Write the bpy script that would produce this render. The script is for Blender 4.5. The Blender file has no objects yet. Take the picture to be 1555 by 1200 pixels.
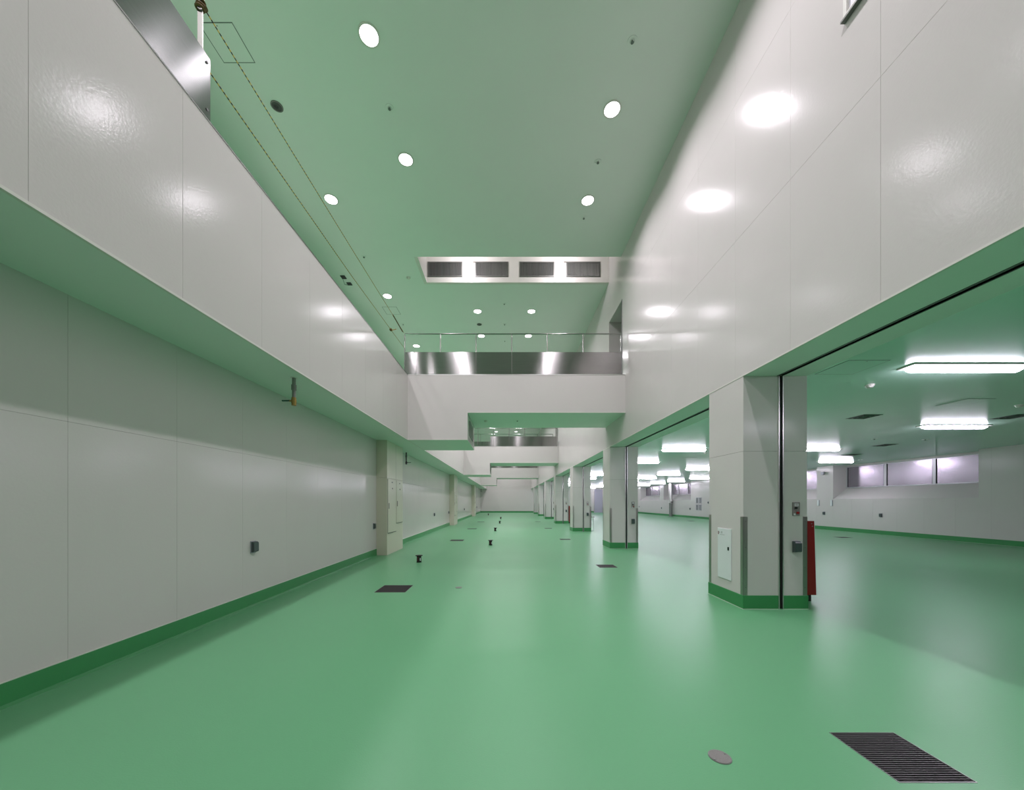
import bpy, bmesh, math
from mathutils import Vector, Matrix

# ------------------------------------------------------------------ camera, world, exposure
S = bpy.context.scene
COL = S.collection
cam_d = bpy.data.cameras.new('camera')
cam = bpy.data.objects.new('camera', cam_d)
COL.objects.link(cam)
cam.location = (0, 0, 1.5)
cam.rotation_euler = (math.pi / 2, 0, 0)
cam_d.sensor_fit = 'HORIZONTAL'
cam_d.sensor_width = 36.0
cam_d.lens = 36.0 * 550.0 / 1555.0
cam_d.shift_x = 7.5 / 1555.0
cam_d.shift_y = 162.0 / 1555.0
cam_d.clip_start = 0.05
cam_d.clip_end = 300
S.camera = cam

W = bpy.data.worlds.new('world')
S.world = W
W.use_nodes = True
W.node_tree.nodes['Background'].inputs['Color'].default_value = (0.02, 0.02, 0.022, 1)
W.node_tree.nodes['Background'].inputs['Strength'].default_value = 1.0

S.view_settings.view_transform = 'Standard'
S.view_settings.look = 'None'
S.view_settings.exposure = 0.0
S.view_settings.gamma = 1.0
S.view_settings.use_curve_mapping = False
S.cycles.use_denoising = True
S.cycles.max_bounces = 10
S.cycles.diffuse_bounces = 7
S.cycles.glossy_bounces = 4
S.cycles.sample_clamp_indirect = 6.0

HALL_LAMP_W = 52.0          # each downlight, watts
ROOM_TUBE = 44.0             # emission strength of each fluorescent diffuser
HALL_COL = (1.0, 0.915, 1.0)
ROOM_COL = (1.0, 0.885, 1.07)

# ------------------------------------------------------------------ materials
def lin(c):
    return tuple((x / 255 / 12.92) if x / 255 <= 0.04045 else ((x / 255 + 0.055) / 1.055) ** 2.4 for x in c)

MATS = {}
def mat(name, col, rough=0.5, metal=0.0, bump=0.0, bscale=200.0, vary=0.0, vscale=3.0,
        rvary=0.0, emit=None, strength=0.0, coat=0.0, coat_rough=0.1, aniso=0.0, tangent=None,
        spec=0.5, stretch=None, detail=2.0):
    m = bpy.data.materials.new(name)
    m.use_nodes = True
    nt = m.node_tree
    b = nt.nodes['Principled BSDF']
    L = nt.links
    b.inputs['Base Color'].default_value = (*col, 1)
    b.inputs['Roughness'].default_value = rough
    b.inputs['Metallic'].default_value = metal
    b.inputs['Coat Weight'].default_value = coat
    b.inputs['Coat Roughness'].default_value = coat_rough
    b.inputs['Specular IOR Level'].default_value = spec
    if aniso:
        b.inputs['Anisotropic'].default_value = aniso
        t = nt.nodes.new('ShaderNodeCombineXYZ')
        for i in range(3):
            t.inputs[i].default_value = tangent[i]
        L.new(t.outputs[0], b.inputs['Tangent'])
    if emit:
        b.inputs['Emission Color'].default_value = (*emit, 1)
        b.inputs['Emission Strength'].default_value = strength
    co = nt.nodes.new('ShaderNodeNewGeometry')
    src = co.outputs['Position']
    if stretch:
        mp = nt.nodes.new('ShaderNodeMapping')
        mp.inputs['Scale'].default_value = stretch
        L.new(src, mp.inputs['Vector'])
        src2 = mp.outputs[0]
    else:
        src2 = src
    if vary or rvary:
        n = nt.nodes.new('ShaderNodeTexNoise')
        n.inputs['Scale'].default_value = vscale
        n.inputs['Detail'].default_value = 5
        L.new(src2, n.inputs['Vector'])
        if vary:
            r = nt.nodes.new('ShaderNodeMapRange')
            r.inputs['From Min'].default_value = 0.3
            r.inputs['From Max'].default_value = 0.7
            r.inputs['To Min'].default_value = 1 - vary
            r.inputs['To Max'].default_value = 1 + vary
            L.new(n.outputs[0], r.inputs[0])
            mx = nt.nodes.new('ShaderNodeVectorMath')
            mx.operation = 'SCALE'
            mx.inputs[0].default_value = col
            L.new(r.outputs[0], mx.inputs['Scale'])
            L.new(mx.outputs[0], b.inputs['Base Color'])
        if rvary:
            r = nt.nodes.new('ShaderNodeMapRange')
            r.inputs['From Min'].default_value = 0.3
            r.inputs['From Max'].default_value = 0.7
            r.inputs['To Min'].default_value = rough - rvary
            r.inputs['To Max'].default_value = rough + rvary
            L.new(n.outputs[0], r.inputs[0])
            L.new(r.outputs[0], b.inputs['Roughness'])
    if bump:
        n2 = nt.nodes.new('ShaderNodeTexNoise')
        n2.inputs['Scale'].default_value = bscale
        n2.inputs['Detail'].default_value = detail
        L.new(src2, n2.inputs['Vector'])
        bp = nt.nodes.new('ShaderNodeBump')
        bp.inputs['Strength'].default_value = bump
        bp.inputs['Distance'].default_value = 0.01
        L.new(n2.outputs[0], bp.inputs['Height'])
        L.new(bp.outputs[0], b.inputs['Normal'])
    MATS[name] = m
    return m

M_WALL = mat('wall_paint', (0.61, 0.575, 0.565), rough=0.17, spec=0.15, vary=0.012, vscale=1.3, bump=0.06, bscale=45, stretch=(1, 1, 1))
M_CEIL = mat('ceiling_paint', (0.71, 0.755, 0.71), rough=0.42, vary=0.01, vscale=1.0)
M_ROOMCEIL = mat('room_ceiling_paint', (0.52, 0.74, 0.64), rough=0.17, spec=0.34, bump=0.025, bscale=9, stretch=(1, 2.2, 1))
M_PLAST = mat('pilaster_paint', (0.60, 0.57, 0.47), rough=0.32)
M_FLOOR = mat('floor_green', (0.118, 0.34, 0.17), rough=0.33, spec=0.36, vscale=0.5, vary=0.02, bump=0.05, bscale=120, detail=0.0)
M_BASE = mat('base_green', (0.038, 0.245, 0.076), rough=0.38, bump=0.05, bscale=80)
M_LINE = mat('sealant_white', (0.52, 0.60, 0.50), rough=0.5)
M_TRIM = mat('trim_white', (0.66, 0.64, 0.60), rough=0.35)
M_STEEL = mat('brushed_steel', (0.34, 0.33, 0.325), rough=0.155, metal=1.0, aniso=0.985, tangent=(0, 0, 1), vary=0.04, vscale=6, stretch=(0.3, 0.3, 8))
M_STEELL = mat('brushed_steel_gallery', (0.30, 0.295, 0.30), rough=0.20, metal=1.0, aniso=0.93, tangent=(0, 0, 1), vary=0.05, vscale=6, stretch=(0.3, 0.3, 8))
M_RAIL = mat('rail_steel', (0.36, 0.35, 0.345), rough=0.16, metal=1.0)
M_GRATEF = mat('far_grate_steel', (0.035, 0.03, 0.032), rough=0.6)
M_STEELP = mat('polished_steel', (0.72, 0.71, 0.70), rough=0.30, metal=1.0)
M_GUARD = mat('guard_steel', (0.42, 0.40, 0.38), rough=0.30, metal=1.0)
M_BLACK = mat('black_plastic', (0.006, 0.006, 0.006), rough=0.5)
M_BLACKG = mat('black_gloss', (0.008, 0.008, 0.008), rough=0.2)
M_GREY = mat('grey_plastic', (0.055, 0.075, 0.078), rough=0.35)
M_LGREY = mat('light_grey_plastic', (0.36, 0.36, 0.42), rough=0.4)
M_PANEL = mat('control_plate_steel', (0.30, 0.285, 0.27), rough=0.4, metal=0.8)
M_WHITE = mat('white_enamel', (0.72, 0.74, 0.76), rough=0.28)
M_RED = mat('red_paint', (0.24, 0.004, 0.004), rough=0.4)
M_DKRED = mat('dark_red_mark', (0.16, 0.02, 0.03), rough=0.5)
M_REDBTN = mat('red_button', (0.30, 0.01, 0.01), rough=0.3)
M_INK = mat('grey_ink', (0.11, 0.11, 0.11), rough=0.6)
M_GRATE = mat('grate_steel', (0.12, 0.11, 0.115), rough=0.42, metal=0.5)
M_PIT = mat('drain_pit', (0.004, 0.004, 0.005), rough=0.6)
M_GFRAME = mat('grate_frame', (0.30, 0.30, 0.29), rough=0.35, metal=0.8)
M_GALV = mat('galvanised_pipe', (0.20, 0.215, 0.20), rough=0.4, metal=0.4)
M_BRASS = mat('brass', (0.33, 0.24, 0.08), rough=0.35, metal=0.9)
M_LEVER = mat('green_lever', (0.008, 0.07, 0.045), rough=0.4)
M_ROPE = mat('tiger_rope', (0.55, 0.36, 0.03), rough=0.8)
M_GRILLE = mat('grille_metal', (0.16, 0.165, 0.15), rough=0.4, metal=0.5)
M_GRILLED = mat('grille_dark', (0.03, 0.03, 0.03), rough=0.6)
M_DIFF = mat('air_diffuser_grey', (0.13, 0.16, 0.14), rough=0.5)
M_ALU = mat('aluminium_frame', (0.55, 0.55, 0.58), rough=0.35, metal=0.3)
M_GASKET = mat('window_gasket', (0.03, 0.03, 0.035), rough=0.5)
M_GLASS = mat('frosted_window_pane', (0.35, 0.325, 0.37), rough=0.24, metal=0.75, vary=0.12, vscale=1.8, bump=0.05, bscale=3)
M_DOORG = mat('grey_door', (0.13, 0.13, 0.135), rough=0.4)
M_DOORL = mat('lavender_door', (0.42, 0.40, 0.50), rough=0.4)
M_BROWN = mat('wooden_upright', (0.10, 0.06, 0.02), rough=0.6)
M_LENS = mat('downlight_lens', (0.9, 0.9, 0.9), rough=0.4, emit=(1, 0.98, 0.99), strength=9.0)
M_LENSOFF = mat('unlit_lens', (0.035, 0.05, 0.04), rough=0.25)
M_TUBE = mat('tube_diffuser', (0.9, 0.9, 0.9), rough=0.4, emit=ROOM_COL, strength=ROOM_TUBE)
M_COVER = mat('floor_cap_steel', (0.24, 0.23, 0.22), rough=0.45, metal=0.7, bump=0.3, bscale=300)

def rope_stripes(m, period=0.05):
    nt = m.node_tree
    b = nt.nodes['Principled BSDF']
    g = nt.nodes.new('ShaderNodeNewGeometry')
    sp = nt.nodes.new('ShaderNodeSeparateXYZ')
    nt.links.new(g.outputs['Position'], sp.inputs[0])
    ma = nt.nodes.new('ShaderNodeMath'); ma.operation = 'MULTIPLY'
    ma.inputs[1].default_value = 1 / period
    nt.links.new(sp.outputs['Y'], ma.inputs[0])
    fr = nt.nodes.new('ShaderNodeMath'); fr.operation = 'FRACT'
    nt.links.new(ma.outputs[0], fr.inputs[0])
    gt = nt.nodes.new('ShaderNodeMath'); gt.operation = 'GREATER_THAN'
    gt.inputs[1].default_value = 0.5
    nt.links.new(fr.outputs[0], gt.inputs[0])
    mx = nt.nodes.new('ShaderNodeMix'); mx.data_type = 'RGBA'
    mx.inputs[6].default_value = (0.02, 0.015, 0.008, 1)
    mx.inputs[7].default_value = (0.55, 0.36, 0.04, 1)
    nt.links.new(gt.outputs[0], mx.inputs[0])
    nt.links.new(mx.outputs[2], b.inputs['Base Color'])
rope_stripes(M_ROPE)

# ------------------------------------------------------------------ helpers
def BM():
    return bmesh.new()

def box(bm, x0, x1, y0, y1, z0, z1, bev=0.0):
    g = bmesh.ops.create_cube(bm, size=1.0)
    vs = g['verts']
    sx, sy, sz = x1 - x0, y1 - y0, z1 - z0
    for v in vs:
        v.co = Vector(((x0 + x1) / 2 + v.co.x * sx, (y0 + y1) / 2 + v.co.y * sy, (z0 + z1) / 2 + v.co.z * sz))
    if bev:
        es = list({e for v in vs for e in v.link_edges})
        bmesh.ops.bevel(bm, geom=es, offset=bev, segments=1, affect='EDGES', profile=0.5)
    return bm

def B(x0, x1, y0, y1, z0, z1, bev=0.0):
    return box(bmesh.new(), x0, x1, y0, y1, z0, z1, bev)

def cyl(bm, c, r, h, axis='Z', seg=24, r2=None, bev=0.0):
    """cylinder centred at c along axis"""
    rot = {'Z': Matrix.Identity(3), 'X': Matrix.Rotation(math.pi / 2, 3, 'Y'), 'Y': Matrix.Rotation(math.pi / 2, 3, 'X')}[axis]
    g = bmesh.ops.create_cone(bm, cap_ends=True, segments=seg, radius1=r, radius2=r if r2 is None else r2, depth=h)
    vs = g['verts']
    if bev:
        es = [e for e in {e for v in vs for e in v.link_edges} if len([f for f in e.link_faces if len(f.verts) > 4]) == 1]
        r_ = bmesh.ops.bevel(bm, geom=es, offset=bev, segments=2, affect='EDGES', profile=0.5)
        vs = list({v for f in r_['faces'] for v in f.verts} | {v for v in vs if v.is_valid})
    for v in vs:
        v.co = rot @ v.co + Vector(c)
    return bm

def tube(bm, p, q, r, seg=10):
    p = Vector(p); q = Vector(q); d = q - p
    g = bmesh.ops.create_cone(bm, cap_ends=True, segments=seg, radius1=r, radius2=r, depth=d.length)
    R = d.to_track_quat('Z', 'Y').to_matrix()
    for v in g['verts']:
        v.co = R @ v.co + (p + q) / 2
    return bm

def prism(bm, pts, axis, a0, a1):
    """extrude polygon pts (2D) along axis from a0 to a1; pts give the other two coords in xyz order"""
    def P(u, v, a):
        return {'X': (a, u, v), 'Y': (u, a, v), 'Z': (u, v, a)}[axis]
    lo = [bm.verts.new(P(u, v, a0)) for u, v in pts]
    hi = [bm.verts.new(P(u, v, a1)) for u, v in pts]
    n = len(pts)
    bm.faces.new(lo); bm.faces.new(hi[::-1])
    for i in range(n):
        bm.faces.new((lo[i], hi[i], hi[(i + 1) % n], lo[(i + 1) % n]))
    bmesh.ops.recalc_face_normals(bm, faces=bm.faces)
    return bm

def obj(name, bm, m, parent=None, smooth=False):
    me = bpy.data.meshes.new(name)
    bm.normal_update()
    bm.to_mesh(me); bm.free()
    me.materials.append(m)
    if smooth:
        for p in me.polygons:
            p.use_smooth = True
        try:
            me.set_sharp_from_angle(angle=math.radians(40))
        except Exception:
            pass
    o = bpy.data.objects.new(name, me)
    COL.objects.link(o)
    if parent is not None:
        o.parent = parent
    return o

def tag(o, label, cat, group=None):
    o['label'] = label; o['category'] = cat
    if group:
        o['group'] = group
    return o

def thing(name, label, cat, loc=(0, 0, 0), rz=0.0, group=None):
    o = bpy.data.objects.new(name, None)
    o.empty_display_size = 0.1
    COL.objects.link(o)
    o.location = loc
    o.rotation_euler = (0, 0, rz)
    return tag(o, label, cat, group)

def struct(name, bm, m, parent=None):
    o = obj(name, bm, m, parent)
    if parent is None:
        o['kind'] = 'structure'
    return o

def dup(root, loc, label=None, group=None, rz=None):
    r = root.copy(); COL.objects.link(r)
    r.location = loc
    if rz is not None:
        r.rotation_euler = (0, 0, rz)
    if label: r['label'] = label
    if group: r['group'] = group
    for ch in list(root.children):
        c = ch.copy(); COL.objects.link(c); c.parent = r
        for g in list(ch.children):
            d = g.copy(); COL.objects.link(d); d.parent = c
    return r

ORD = ['first', 'second', 'third', 'fourth', 'fifth', 'sixth', 'seventh', 'eighth', 'ninth', 'tenth', 'eleventh', 'twelfth', 'thirteenth', 'fourteenth', 'fifteenth', 'sixteenth']

# ------------------------------------------------------------------ measures
XL, XR = -3.65, 3.30            # hall walls
XF = -2.775                     # gallery fascia
ZS, ZG = 3.225, 5.045           # soffit and gallery floor
ZC = 8.60                       # hall ceiling
XU = -5.55                      # upper left wall
Y0, YE = -5.0, 50.0             # both ends
ZL = 3.26                       # lintel underside
XP = 4.19                       # room side of the pillars
ZRC = 3.39                      # room ceiling
XW, XWD = 17.0, 17.7            # room's outer wall, window plane
PIL = [5.06 + 6.54 * k for k in range(-1, 7)]      # near faces of the pillars
PW = 0.85
BRY = [10.1, 23.2, 38.0]        # bridge fronts
BRD = 2.06

# ------------------------------------------------------------------ floor with drain pits
drains = [  # x0, x1, y0, y1, label
    (-2.20, -1.68, 5.98, 6.50, 'square black floor grate nearest the camera on the left side of the hall'),
    (2.09, 2.51, 1.93, 2.352, 'large barred steel floor grate in the bottom right corner of the photo'),
    (2.10, 2.52, 8.22, 8.62, 'square dark floor grate in front of the second pillar on the right'),
    (-2.20, -1.68, 13.8, 14.3, 'dark floor grate on the left, just beyond the large black floor spool'),
    (2.10, 2.52, 14.2, 14.6, 'dark floor grate on the right between the second and third pillars'),
    (-2.20, -1.68, 19.8, 20.3, 'thin looking floor grate, third in the left row'),
    (2.10, 2.52, 20.1, 20.5, 'floor grate beside the third pillar, fourth in the right row'),
    (-2.20, -1.68, 26.6, 27.1, 'farthest floor grate in the left row'),
    (2.10, 2.52, 26.9, 27.3, 'farthest floor grate in the right row'),
    (13.85, 14.35, 15.0, 15.4, 'small dark floor grate in the side room near the windowed wall'),
    (14.0, 14.5, 27.8, 28.3, 'small floor grate in the side room in front of the white louvres'),
    (15.7, 16.3, 35.2, 35.7, 'floor grate in the side room at the foot of the silver pipe'),
]
xs = sorted({XL - 0.2, 18.0} | {v for d in drains for v in d[:2]})
ys = sorted({Y0 - 0.2, YE + 0.2} | {v for d in drains for v in d[2:4]})
fb = BM()
vcache = {}
def fv(x, y):
    if (x, y) not in vcache:
        vcache[(x, y)] = fb.verts.new((x, y, 0))
    return vcache[(x, y)]
for i in range(len(xs) - 1):
    for j in range(len(ys) - 1):
        cx, cy = (xs[i] + xs[i + 1]) / 2, (ys[j] + ys[j + 1]) / 2
        if any(d[0] < cx < d[1] and d[2] < cy < d[3] for d in drains):
            continue
        fb.faces.new((fv(xs[i], ys[j]), fv(xs[i + 1], ys[j]), fv(xs[i + 1], ys[j + 1]), fv(xs[i], ys[j + 1])))
floor = struct('floor', fb, M_FLOOR)

# ------------------------------------------------------------------ ceilings
SL = (-2.6, XR, 10.5, 11.73)    # slot in the hall ceiling
cb = BM()
box(cb, XU - .2, XP, Y0 - .2, SL[2], ZC, ZC + .2)
box(cb, XU - .2, XP, SL[3] + .1, YE + .2, ZC, ZC + .2)
box(cb, XU - .2, SL[0] - .1, SL[2], SL[3] + .1, ZC, ZC + .2)
ceiling = struct('ceiling', cb, M_CEIL)
sb = BM()                        # the slot's own lining
box(sb, SL[0] - .1, SL[1] + .02, SL[3], SL[3] + .1, ZC, 10.0)
box(sb, SL[0] - .1, SL[1] + .02, SL[2] - .1, SL[2], ZC + .2, 10.0)
box(sb, SL[0] - .1, SL[0], SL[2], SL[3], ZC, 10.0)
box(sb, SL[0] - .1, SL[1] + .1, SL[2] - .1, SL[3] + .1, 10.0, 10.1)
struct('slot_lining', sb, M_TRIM, ceiling)
box(cbr := BM(), XP - .02, XW + .9, Y0 - .2, YE + .2, ZRC, ZRC + .15)
struct('ceiling_room', cbr, M_ROOMCEIL)

# ------------------------------------------------------------------ right wall over the openings
G = 0.0006
def panel_run(parent, axis, fixed, thick, u_list, z_list, m=M_WALL, holes=()):
    """panels proud of a backing wall. axis 'X' = wall plane x=fixed (panels run along Y)"""
    for i in range(len(u_list) - 1):
        for j in range(len(z_list) - 1):
            a0, a1 = u_list[i] + G, u_list[i + 1] - G
            b0, b1 = z_list[j] + G, z_list[j + 1] - G
            rects = [(a0, a1, b0, b1)]
            for h in holes:
                nr = []
                for r in rects:
                    if r[1] <= h[0] or r[0] >= h[1] or r[3] <= h[2] or r[2] >= h[3]:
                        nr.append(r); continue
                    if r[0] < h[0]: nr.append((r[0], h[0], r[2], r[3]))
                    if r[1] > h[1]: nr.append((h[1], r[1], r[2], r[3]))
                    c0, c1 = max(r[0], h[0]), min(r[1], h[1])
                    if r[2] < h[2]: nr.append((c0, c1, r[2], h[2]))
                    if r[3] > h[3]: nr.append((c0, c1, h[3], r[3]))
                rects = nr
            if not rects:
                continue
            bm = BM()
            for r in rects:
                bev = 0.0012 if len(rects) == 1 else 0
                if axis == 'X':
                    box(bm, min(fixed, fixed + thick), max(fixed, fixed + thick), r[0], r[1], r[2], r[3], bev)
                else:
                    box(bm, r[0], r[1], min(fixed, fixed + thick), max(fixed, fixed + thick), r[2], r[3], bev)
            obj('wall_panel', bm, m, parent)

DOORS = [(y + .28, y + 1.62) for y in BRY]      # gallery doorways, along y
DZ = 7.30
# the room's opening spans
opens = [(PIL[i] + PW, PIL[i + 1]) for i in range(len(PIL) - 1)] + [(PIL[-1] + PW, YE)]
wr = BM()
TX0, TX1 = 3.795, 3.842          # shutter slot
box(wr, XR + .02, TX0, Y0, YE, ZL, ZL + .1)
box(wr, TX1, XP, Y0, YE, ZL, ZL + .1)
box(wr, XR + .02, XP, Y0, YE, ZL + .1, ZG)
yy = Y0
for d0, d1 in DOORS:
    box(wr, XR + .02, XP, yy, d0, ZG, ZC)
    box(wr, XR + .02, XP, d0, d1, DZ, ZC)
    yy = d1
box(wr, XR + .02, XP, yy, YE, ZG, ZC)
box(wr, XR, XP, SL[2] - .1, SL[3] + .1, ZC, 10.05)
wall_right = struct('wall_right', wr, M_WALL)
ul = [3.2 + 1.02 * k for k in range(-8, 18)]
ul[0] = Y0
ul += [ul[-1] + 2.04 * k for k in range(1, 14)]
ul = [u for u in ul if u < YE - .5] + [YE]
panel_run(wall_right, 'X', XR, .02, ul, [ZL, 5.256, 7.24, ZC], holes=[(d0, d1, ZG, DZ) for d0, d1 in DOORS])
# thin pale edge strip along the bottom of the lintel
struct('edge_strip', B(XR - .004, XR + .02, Y0, YE, ZL - .006, ZL + .012), M_TRIM, wall_right)

# gallery doorways
for k, (d0, d1) in enumerate(DOORS):
    dd = BM()
    box(dd, XP - .06, XP, d0 + .03, d1 - .03, ZG, DZ - .03)
    do = struct('door_%d' % (k + 1), dd, M_DOORG)
    fr = BM()
    box(fr, XP - .12, XP - .0, d0, d0 + .05, ZG, DZ); box(fr, XP - .12, XP, d1 - .05, d1, ZG, DZ); box(fr, XP - .12, XP, d0, d1, DZ - .05, DZ)
    obj('door_frame', fr, M_GUARD, do)
    # steel jamb at the near side of the reveal
    obj('jamb_trim', B(XR - .01, XR + .06, d0 - .004, d0 + .03, ZG, DZ), M_DOORG, do)

# shutter tracks in the lintel undersides
for k, (a, b) in enumerate(opens):
    t = BM()
    box(t, TX0 - .03, TX0, a, b, ZL - .006, ZL + .02)
    box(t, TX1, TX1 + .012, a, b, ZL - .005, ZL + .02)
    tr = obj('shutter_track', t, M_GRATE, wall_right)
    obj('soffit', box(box(BM(), XR + .02, TX0 - .03, a, b, ZL - .003, ZL), TX1 + .012, XP, a, b, ZL - .003, ZL), M_CEIL, wall_right)
    obj('track_slot', B(TX0, TX1, a, b, ZL + .045, ZL + .1), M_BLACK, tr)

# ------------------------------------------------------------------ pillars
def make_pillar(y, label, door=False, detail=True):
    t = thing('pillar', label, 'pillar', (0, 0, 0), 0, 'square wall pillars between the shutter openings')
    y1 = y + PW
    for nm, z0, z1 in (('lower_panel', 0.0, 2.204), ('upper_panel', 2.207, ZL - .001)):
        p = BM()
        box(p, XR, TX0, y, y1, z0, z1)
        box(p, TX1, XP, y, y1, z0, z1)
        box(p, TX0, TX1, y + .06, y1 - .06, z0, z1)
        obj(nm, p, M_WALL, t)
    obj('joint', B(XR + .01, TX0, y + .01, y1 - .01, 2.204, 2.207), M_INK, t)
    obj('joint', B(TX1, XP - .01, y + .01, y1 - .01, 2.204, 2.207), M_INK, t)
    # coved green base
    e = .012
    for xa, xb in ((XR - e, TX0 - .012), (TX1 + .012, XP + e)):
        bb = BM()
        box(bb, xa, xb, y - e, y1 + e, 0, .19, .003)
        o = obj('base_cove', bb, M_BASE, t)
        obj('sealant_line', B(xa - .004, xb if xa < XR else xb + .004, y - e - .004, y1 + e + .004, 0, .006), M_LINE, o)
    # stainless corner guards
    for cx, sx in ((XR, -1), (XP, 1)):
        for cy, sy in ((y, -1), (y1, 1)):
            g = BM()
            xo, yo = cx + sx * .003, cy + sy * .003
            xi, yi = cx - sx * .058, cy - sy * .058
            box(g, min(xo, cx), max(xo, cx), min(yo, yi), max(yo, yi), .192, 1.29)
            box(g, min(xo, xi), max(xo, xi), min(yo, cy), max(yo, cy), .192, 1.29)
            obj('corner_guard', g, M_GUARD, t)
            if detail and sy < 0:
                sc = BM()
                for zz in (.30, .58, .86, 1.22):
                    cyl(sc, (cx - sx * .03, yo, zz), .004, .004, 'Y', 8)
                obj('screws', sc, M_GRATE, t)
    # vertical shutter guides
    for fy, s in ((y, 1), (y1, -1)):
        g = BM()
        a, b = sorted((fy - s * .016, fy + s * .05))
        box(g, TX0 - .010, TX0 + .0015, a, b, 0, ZL - .004)
        box(g, TX1 - .0015, TX1 + .010, a, b, 0, ZL - .004)
        gd = obj('shutter_guide', g, M_STEELP, t)
        a, b = sorted((fy + s * .03, fy + s * .061))
        obj('guide_slot', B(TX0, TX1, a, b, 0, ZL - .002), M_BLACK, gd)
    # control plate
    if detail:
        cp = obj('control_plate', B(3.983, 4.083, y - .012, y, 1.305, 1.495, .002), M_PANEL, t)
        obj('label_sticker', B(4.008, 4.064, y - .0135, y - .012, 1.436, 1.476), M_WHITE, cp)
        tx = BM()
        for k in range(3):
            box(tx, 4.014, 4.058 - .008 * (k % 2), y - .0142, y - .0135, 1.466 - .011 * k, 1.4695 - .011 * k)
        obj('lettering', tx, M_DKRED, cp)
        obj('knob', cyl(BM(), (4.022, y - .022, 1.413), .013, .022, 'Y', 16), M_BLACKG, cp, True)
        obj('red_button', cyl(BM(), (4.045, y - .024, 1.345), .016, .026, 'Y', 20, bev=.003), M_REDBTN, cp, True)
        obj('small_sticker', B(3.996, 4.022, y - .0135, y - .012, 1.312, 1.336), M_WHITE, cp)
        s = BM()
        pts = [(y, .792), (y - .045, .80), (y - .058, .812), (y - .058, .925), (y - .04, .945), (y, .95)]
        prism(s, pts, 'X', 3.985, 4.075)
        so = obj('socket_cover', s, M_GREY, t)
        obj('cover_lid', B(3.995, 4.07, y - .045, y - .005, .948, .953), M_LGREY, so)
    if door:
        d = obj('access_door', B(XR - .012, XR + .001, 5.32, 5.655, .335, 1.095, .002), M_WHITE, t)
        obj('latch', B(XR - .02, XR - .012, 5.365, 5.395, .775, .825, .002), M_BLACKG, d)
        x0 = XR - .0128
        obj('mark', B(x0, x0 + .001, 5.622, 5.643, .995, 1.045), M_DKRED, d)
        k = BM()
        # two faint characters and the thin line of small print beneath them
        box(k, x0, x0 + .001, 5.595, 5.608, 1.03, 1.034); box(k, x0, x0 + .001, 5.600, 5.603, 1.018, 1.048); box(k, x0, x0 + .001, 5.594, 5.609, 1.018, 1.022)
        box(k, x0, x0 + .001, 5.538, 5.562, 1.042, 1.046); box(k, x0, x0 + .001, 5.538, 5.541, 1.018, 1.046); box(k, x0, x0 + .001, 5.559, 5.562, 1.018, 1.046)
        box(k, x0, x0 + .001, 5.538, 5.562, 1.030, 1.033); box(k, x0, x0 + .001, 5.538, 5.562, 1.017, 1.020)
        for q in range(9):
            box(k, x0, x0 + .001, 5.588 - q * .014, 5.598 - q * .014, .994, .998)
        obj('lettering', k, M_INK, d)
    return t

pl_labels = {
    1: 'nearest off-white pillar, with a white access door facing the hall',
    2: 'second pillar from the camera, between the first two shutter openings ahead',
    3: 'third pillar from the camera, with a slim upright frame leaning beside it',
    4: 'fourth pillar from the camera, with a dark red stand behind its edge',
    5: 'fifth pillar from the camera along the right of the hall',
    6: 'sixth pillar from the camera along the right of the hall',
    7: 'farthest pillar, last before the end wall of the hall',
}
for k, y in enumerate(PIL):
    if k == 0:
        make_pillar(y, 'off-white pillar behind the camera beside the first opening', detail=False)
    else:
        make_pillar(y, pl_labels[k], door=(k == 1), detail=(k < 6))

# ------------------------------------------------------------------ left wall, gallery
wl = BM()
box(wl, XL - .2, XL - .02, Y0, YE, 0, ZS)
wall_left = struct('wall_left', wl, M_WALL)
ul = [1.02 + .995 * k for k in range(-6, 25)]
ul[0] = Y0
ul += [ul[-1] + 1.99 * k for k in range(1, 14)]
ul = [u for u in ul if u < YE - .5] + [YE]
panel_run(wall_left, 'X', XL, -.02, ul, [.0, 2.165, ZS])
bl = BM()
prism(bl, [(XL, 0), (XL + .022, 0), (XL + .014, .03), (XL + .012, .188), (XL, .188)], 'Y', Y0, YE)
base_l = struct('baseboard_left', bl, M_BASE)
struct('edge_line', B(XL, XL + .014, Y0, YE, .188, .193), M_LINE, base_l)
struct('sealant_line', B(XL + .02, XL + .026, Y0, YE, 0, .003), M_FLOOR, base_l)

gal = BM()
box(gal, XU - .2, XF - .02, Y0, YE, ZS, ZG)
gallery = struct('wall_gallery', gal, M_WALL)
ul = [2.1 + 1.0 * k for k in range(-7, 23)]
ul[0] = Y0
ul += [ul[-1] + 2.0 * k for k in range(1, 14)]
ul = [u for u in ul if u < YE - .5] + [YE]
panel_run(gallery, 'X', XF, -.02, ul, [ZS, ZG - .01])
struct('edge_strip', B(XF - .02, XF + .005, Y0, YE, ZS - .006, ZS + .014), M_TRIM, gallery)
struct('top_capping', B(XF - .06, XF + .003, Y0, YE, ZG - .01, ZG + .004), M_GRILLE, gallery)
uw = BM()
box(uw, XU - .2, XU, Y0, YE, ZG, ZC)
struct('wall_upper', uw, M_WALL)

struct('soffit', B(XL, XF - .02, Y0, YE, ZS - .003, ZS), M_CEIL, gallery)
struct('gallery_floor', B(XU, XF - .06, Y0, YE, ZG, ZG + .004), M_FLOOR, gallery)
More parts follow.
